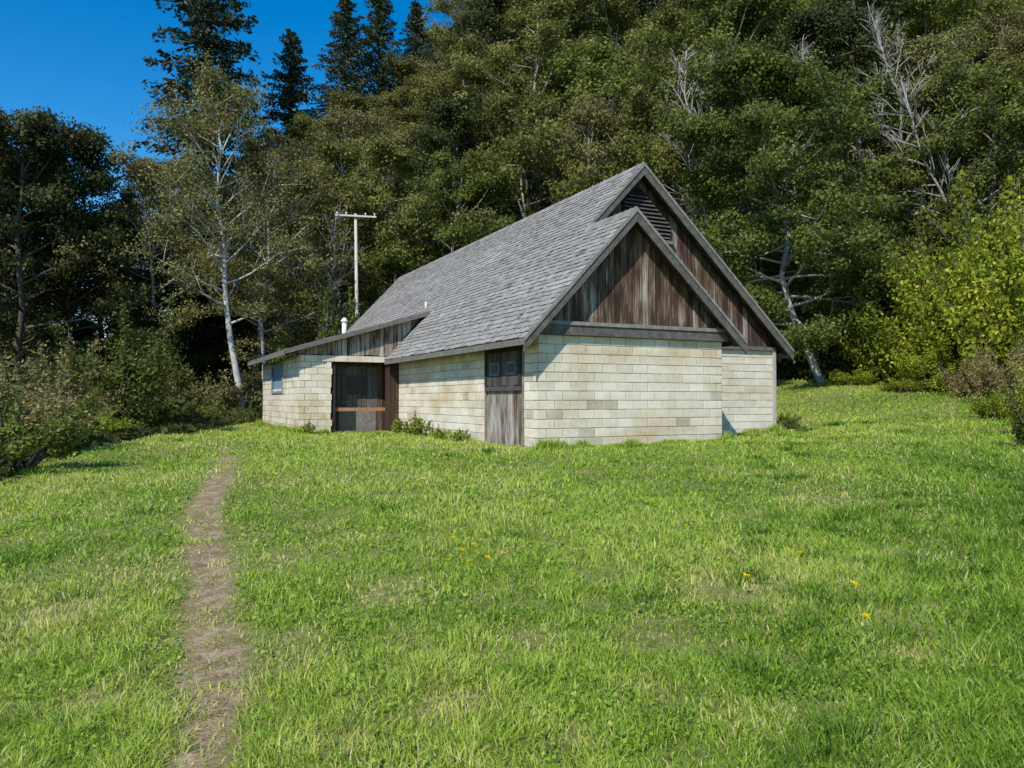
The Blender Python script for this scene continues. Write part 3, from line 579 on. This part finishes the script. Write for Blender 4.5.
def shingles(name, zf, xe, xr, spans, exp=.170, parent=None):
    mb = MB(); sl = (zf(xr)-zf(xe))/(xr-xe); L = abs(xr-xe)*math.sqrt(1+sl*sl); sg = 1 if xr > xe else -1
    c = 1/math.sqrt(1+sl*sl); dx, dz = sg*c, sg*c*sl
    nX, nZ = (-dz, dx) if dx > 0 else (dz, -dx)
    k = int(L/exp); exp = L/k
    for i in range(k):
        s0, s1 = i*exp-.02, min((i+1)*exp+.03, L); xm = xe+dx*(s0+s1)/2
        rowt = rb.uniform(-.06, .06)
        for (ya, yb) in spans(xm):
            y = ya
            while y < yb-.01:
                w_ = rb.uniform(.08, .23); y1 = min(y+w_, yb); jb = rb.uniform(-.017, .017); lift = .028+rb.uniform(-.006, .013); t = .53+rowt+rb.uniform(-.13, .13)-(.25 if rb.random() < .02 else 0)
                def P(s, yy, l): return (xe+dx*s+nX*l, yy, zf(xe)+dz*s+nZ*l)
                a, b_ = y+.002, y1-.002; so_ = s0+jb
                p = [P(so_,a,lift),P(so_,b_,lift),P(s1,b_,.010),P(s1,a,.010)]; q = [P(so_,a,.001),P(so_,b_,.001),P(s1,b_,.001),P(s1,a,.001)]
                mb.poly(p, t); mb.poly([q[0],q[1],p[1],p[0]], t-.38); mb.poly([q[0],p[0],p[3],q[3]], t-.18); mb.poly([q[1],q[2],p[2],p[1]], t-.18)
                y = y1
    return mb.build(name, M_shing, parent or B)
def spL(x):
    if x < .95: return [(-.37, 9.5), (17.9, 22.32)]
    if x < 2.25: return [(-.37, 22.32)]
    return [(1.73, 22.32)]
shingles('shingles', ML, -.5, 3.95, spL, parent=roof); shingles('shingles', MR, 9.0, 3.95, lambda x: [(1.73, 22.32)], parent=roof); shingles('shingles', FR, 5.35, 2.25, lambda x: [(-.37, 2.1)], parent=roof)
def cap(x, z, y0, y1, sl, sr_):
    mb = MB(); y = y0
    while y < y1:
        t = rb.uniform(.35, .7); l = .03+rb.uniform(0, .015); w_ = .13
        mb.prism([(x-w_,y,z-w_*sl+l+.03),(x,y,z+l+.035),(x,y+.24,z+.04),(x-w_,y+.24,z-w_*sl+.03)], [(x-w_,y,z-w_*sl+.01),(x,y,z+.01),(x,y+.24,z+.01),(x-w_,y+.24,z-w_*sl+.01)], t)
        mb.prism([(x,y,z+l+.035),(x+w_,y,z-w_*sr_+l+.03),(x+w_,y+.24,z-w_*sr_+.03),(x,y+.24,z+.04)], [(x,y,z+.01),(x+w_,y,z-w_*sr_+.01),(x+w_,y+.24,z-w_*sr_+.01),(x,y+.24,z+.01)], t)
        y += .2
    mb.build('ridge_cap', M_shing, roof)
cap(3.95, 7.007, 1.72, 22.2, 1.06, .91); cap(2.25, 5.205, -.38, 1.6, 1.06, .91)
def barge(x0, z0, x1, z1, y, hgt=.24, th=.045, t=.5, name='barge_board', mat=M_grey, drop=.0):
    mb = MB(); a = [(x0,y,z0-drop),(x1,y,z1-drop),(x1,y,z1-drop-hgt),(x0,y,z0-drop-hgt)]; mb.prism(a, [(p,q+th,r) for p, q, r in a], t); return mb.build(name, mat, B)
for (f_, xa, xb, yy) in ((ML, -.52, 2.25, -.40), (FR, 2.25, 5.37, -.40), (ML, 2.0, 3.95, 1.70), (MR, 3.95, 9.02, 1.70)):
    barge(xa, f_(xa), xb, f_(xb), yy, .29, .045, .2, drop=-.02)
    barge(xa, f_(xa), xb, f_(xb), yy-.024, .085, .022, .55, 'barge_trim', drop=-.03)
mb = MB()
for (f_, xa, xb, y0, y1) in ((ML, -.5, 2.25, -.3, .0), (FR, 2.25, 5.35, -.3, .0), (MR, 3.95, 9.0, 1.8, 2.05), (ML, 2.3, 3.95, 1.8, 2.05)):
    top = [(xa,y0,f_(xa)-.075),(xb,y0,f_(xb)-.075),(xb,y1,f_(xb)-.075),(xa,y1,f_(xa)-.075)]; mb.prism(top, [(p,q,r-.02) for p, q, r in top], .3)
mb.build('soffit', M_wood, B)
mb = MB(); mb.box(-.53, -.505, -.38, 9.5, 2.14, 2.27, .4); mb.build('fascia', M_grey, B)
mb = MB(); mb.box(9.005, 9.03, 1.7, 22.3, 2.2, 2.36, .5); mb.build('fascia', M_grey, B)
mb = MB(); yy = .3
while yy < 9.4:
    mb.prism([(-.48,yy,ML(-.48)-.075),(.0,yy,ML(0)-.075),(.0,yy,ML(0)-.2),(-.48,yy,ML(-.48)-.17)], [(-.48,yy+.05,ML(-.48)-.075),(.0,yy+.05,ML(0)-.075),(.0,yy+.05,ML(0)-.2),(-.48,yy+.05,ML(-.48)-.17)], .4); yy += .6
mb.build('rafter_tails', M_dark, B)
mb = MB(); slab(mb, -3.64, 1.05, 9.35, 17.9, LT, .09, .35); lr = mb.build('lean_to_roof', M_dark, B)
shingles('shingles', LT, -3.64, 1.08, lambda x: [(9.33, 17.92)], parent=lr)
barge(-3.67, LT(-3.67), 1.02, LT(1.02), 9.30, .13, .045, .3, drop=-.01)
mb = MB(); mb.box(-3.68, -3.645, 9.3, 17.9, 2.36, 2.5, .4); mb.build('fascia', M_grey, B)
v = MB(); zz = 5.28
def vx(z): return max(3.55, 3.95-(7.0-z-.38)/1.06), min(5.0, 3.95+(7.0-z-.38)/.91)
while zz < 6.35:
    a, c = vx(zz+.05); v.prism([(a,2.05,zz),(c,2.05,zz),(c,1.98,zz-.045),(a,1.98,zz-.045)], [(a,2.05,zz+.02),(c,2.05,zz+.02),(c,1.98,zz-.025),(a,1.98,zz-.025)], .2); zz += .1
vent = v.build('louvre_vent', M_grey, B)
f2 = MB(); f2.prism([(3.5,2.08,5.15),(5.05,2.08,5.15),(5.05,2.08,5.6),(4.1,2.08,6.5),(3.8,2.08,6.5),(3.5,2.08,6.2)], [(3.5,2.06,5.15),(5.05,2.06,5.15),(5.05,2.06,5.6),(4.1,2.06,6.5),(3.8,2.06,6.5),(3.5,2.06,6.2)], .1); f2.build('backing', M_dark, vent)
f3 = MB(); f3.box(3.45,5.1,1.97,2.05,5.1,5.19,.4); f3.build('sill', M_grey, vent)
def boards_y(name, x, y0, y1, z0, z1, mat, par, tl=(.3,.8), wmin=.12, wmax=.2, th=.03):
    mb = MB(); y = y0
    while y < y1-.01:
        w_ = rb.uniform(wmin, wmax); c = min(y+w_, y1); mb.box(x-rb.uniform(0,.01), x+th, y+.004, c-.004, z0+rb.uniform(0,.05), z1, rb.uniform(*tl)); y += w_
    return mb.build(name, mat, par)
door = boards_y('door', .0, .78, 2.56, -.12, 1.24, M_wood, B, (.54,.74))
up = boards_y('upper_panel', -.03, .72, 2.62, 1.3, 2.18, M_dark, door, (.5,1.0))
mb = MB(); mb.box(-.07,-.035,.70,2.64,1.22,1.32,.8); mb.box(-.07,-.035,.70,2.64,2.1,2.2,.5); mb.box(-.07,-.035,.70,.78,1.33,2.09,.45); mb.box(-.07,-.035,2.56,2.64,1.33,2.09,.45); mb.build('frame', M_dark, door)
for yc in (1.2, 2.08):
    mb = MB(); mb.box(-.06,-.044,yc-.25,yc+.25,1.58,1.88,.45); p = mb.build('window', M_grey, door)
    mb = MB(); mb.box(-.068,-.0605,yc-.19,yc+.19,1.63,1.83,.0); mb.build('pane', M_glass, door)
mb = MB(); mb.box(.03,.05,.72,2.62,-.3,2.2,.2); mb.build('backing', M_dark, door)
mb = MB(); mb.box(-.03,.0,.62,.70,-.3,2.25,.5); mb.box(-.03,.0,2.64,2.72,-.3,2.25,.5); mb.build('door_frame', M_grey, B)
def bx(name, mat, par, *a): mb = MB(); mb.box(*a); return mb.build(name, mat, par)
bx('porch_post', M_dark, B, -2.14,-2.05,9.66,9.75,-.2,2.2,.4)
boards('porch_wall', 10.4, -2.33, -1.85, lambda x: -.2, lambda x: 2.5, M_dark, tl=(.3,.8))
boards('porch_wall', 10.4, -.5, 0.0, lambda x: -.2, lambda x: 2.5, M_red, tl=(.3,.7))
bx('porch_header', M_dark, B, -1.85, -.5, 10.38, 10.45, 2.1, 2.6, .6)
bx('porch_ceiling', M_dark, B, -2.33, 0, 9.82, 10.45, 2.42, 2.45, .3)
d2 = boards('door', 10.38, -1.85, -.5, lambda x: -.2, lambda x: 2.1, M_grey, tl=(.1,.35))
mb = MB(); mb.box(-1.85,-.5,10.42,10.44,-.2,2.1,.3); mb.build('backing', M_dark, d2)
mb = MB(); mb.box(-1.78,-.57,10.34,10.362,-.1,.72,.5); mb.build('door_panel', M_grey, d2)
bx('upper_panel', M_dark, d2, -1.5, -.85, 10.335, 10.36, 1.2, 1.8, .7)
bx('porch_rail', M_red, B, -2.1, -.02, 9.75, 9.8, .66, .77, .9)
boards('side_panel', 9.7, -.44, -.02, lambda x: -.2, lambda x: 2.2, M_red, tl=(.3,.6))
wn = bx('window', M_blue, B, -3.12, -3.09, 12.7, 15.0, 1.3, 2.25, .6)
mb = MB(); mb.box(-3.19,-3.155,12.66,15.04,1.24,1.32,.6); mb.box(-3.19,-3.155,12.66,15.04,2.22,2.3,.6); mb.box(-3.19,-3.155,12.66,12.76,1.325,2.215,.6); mb.box(-3.19,-3.155,14.94,15.04,1.325,2.215,.6); mb.build('frame', M_blue, wn)
mb = MB(); mb.tube([(-.5,15,3.3),(-.5,15,4.0)], [.09,.09], 12, .9); mb.tube([(-.5,15,4.0),(-.5,15,4.06),(-.5,15,4.16)], [.13,.13,.05], 12, .9); mb.build('vent_pipe', M_metal, B, True)
mb = MB(); mb.tube([(1.25,10.6,ML(1.25)-.1),(1.25,10.6,ML(1.25)+.22)], [.05,.05], 8, .4); mb.build('vent_pipe', M_metal, B, True)
mb = MB(); mb.box(5.0,5.12,1.98,2.08,1.5,1.75,.5); mb.tube([(5.06,2.0,1.5),(5.06,1.95,1.42)], [.05,.07], 8, .4); mb.build('wall_lamp', M_dark, B)
bx('corner_board', M_grey, B, 8.58, 8.68, 2.02, 2.085, -.2, 2.4, .9)

# ------------------------------------------------------------ utility pole
x, yy = (357-512)/F*42, 42; zg = float(h(x, yy)); top = (HZ-213)/F*42
U = empty('utility_pole', (x, yy, zg), 'pale wooden utility pole with a crossarm behind the building', 'utility pole')
mb = MB(); mb.tube([(0,0,-.5),(-.02,0,(top-zg)*.5),(-.12,0,top-zg)], [.12,.1,.08], 10, .7); mb.build('pole', M_pole, U, True)
mb = MB(); zt = top-zg-.15
mb.prism([(-1.2,-.2,zt+.1),(1.05,-.2,zt-.02),(1.05,-.1,zt-.02),(-1.2,-.1,zt+.1)], [(-1.2,-.2,zt+.01),(1.05,-.2,zt-.11),(1.05,-.1,zt-.11),(-1.2,-.1,zt+.01)], .7); mb.build('crossarm', M_pole, U)
for a in (-1.1, -.6, .45, .95):
    mb = MB(); z0 = zt+.04-.05*a; mb.tube([(a,-.14,z0),(a,-.14,z0+.08),(a,-.14,z0+.14)], [.025,.055,.035], 8, .6); mb.build('insulator', M_metal, U, True)
print('done')
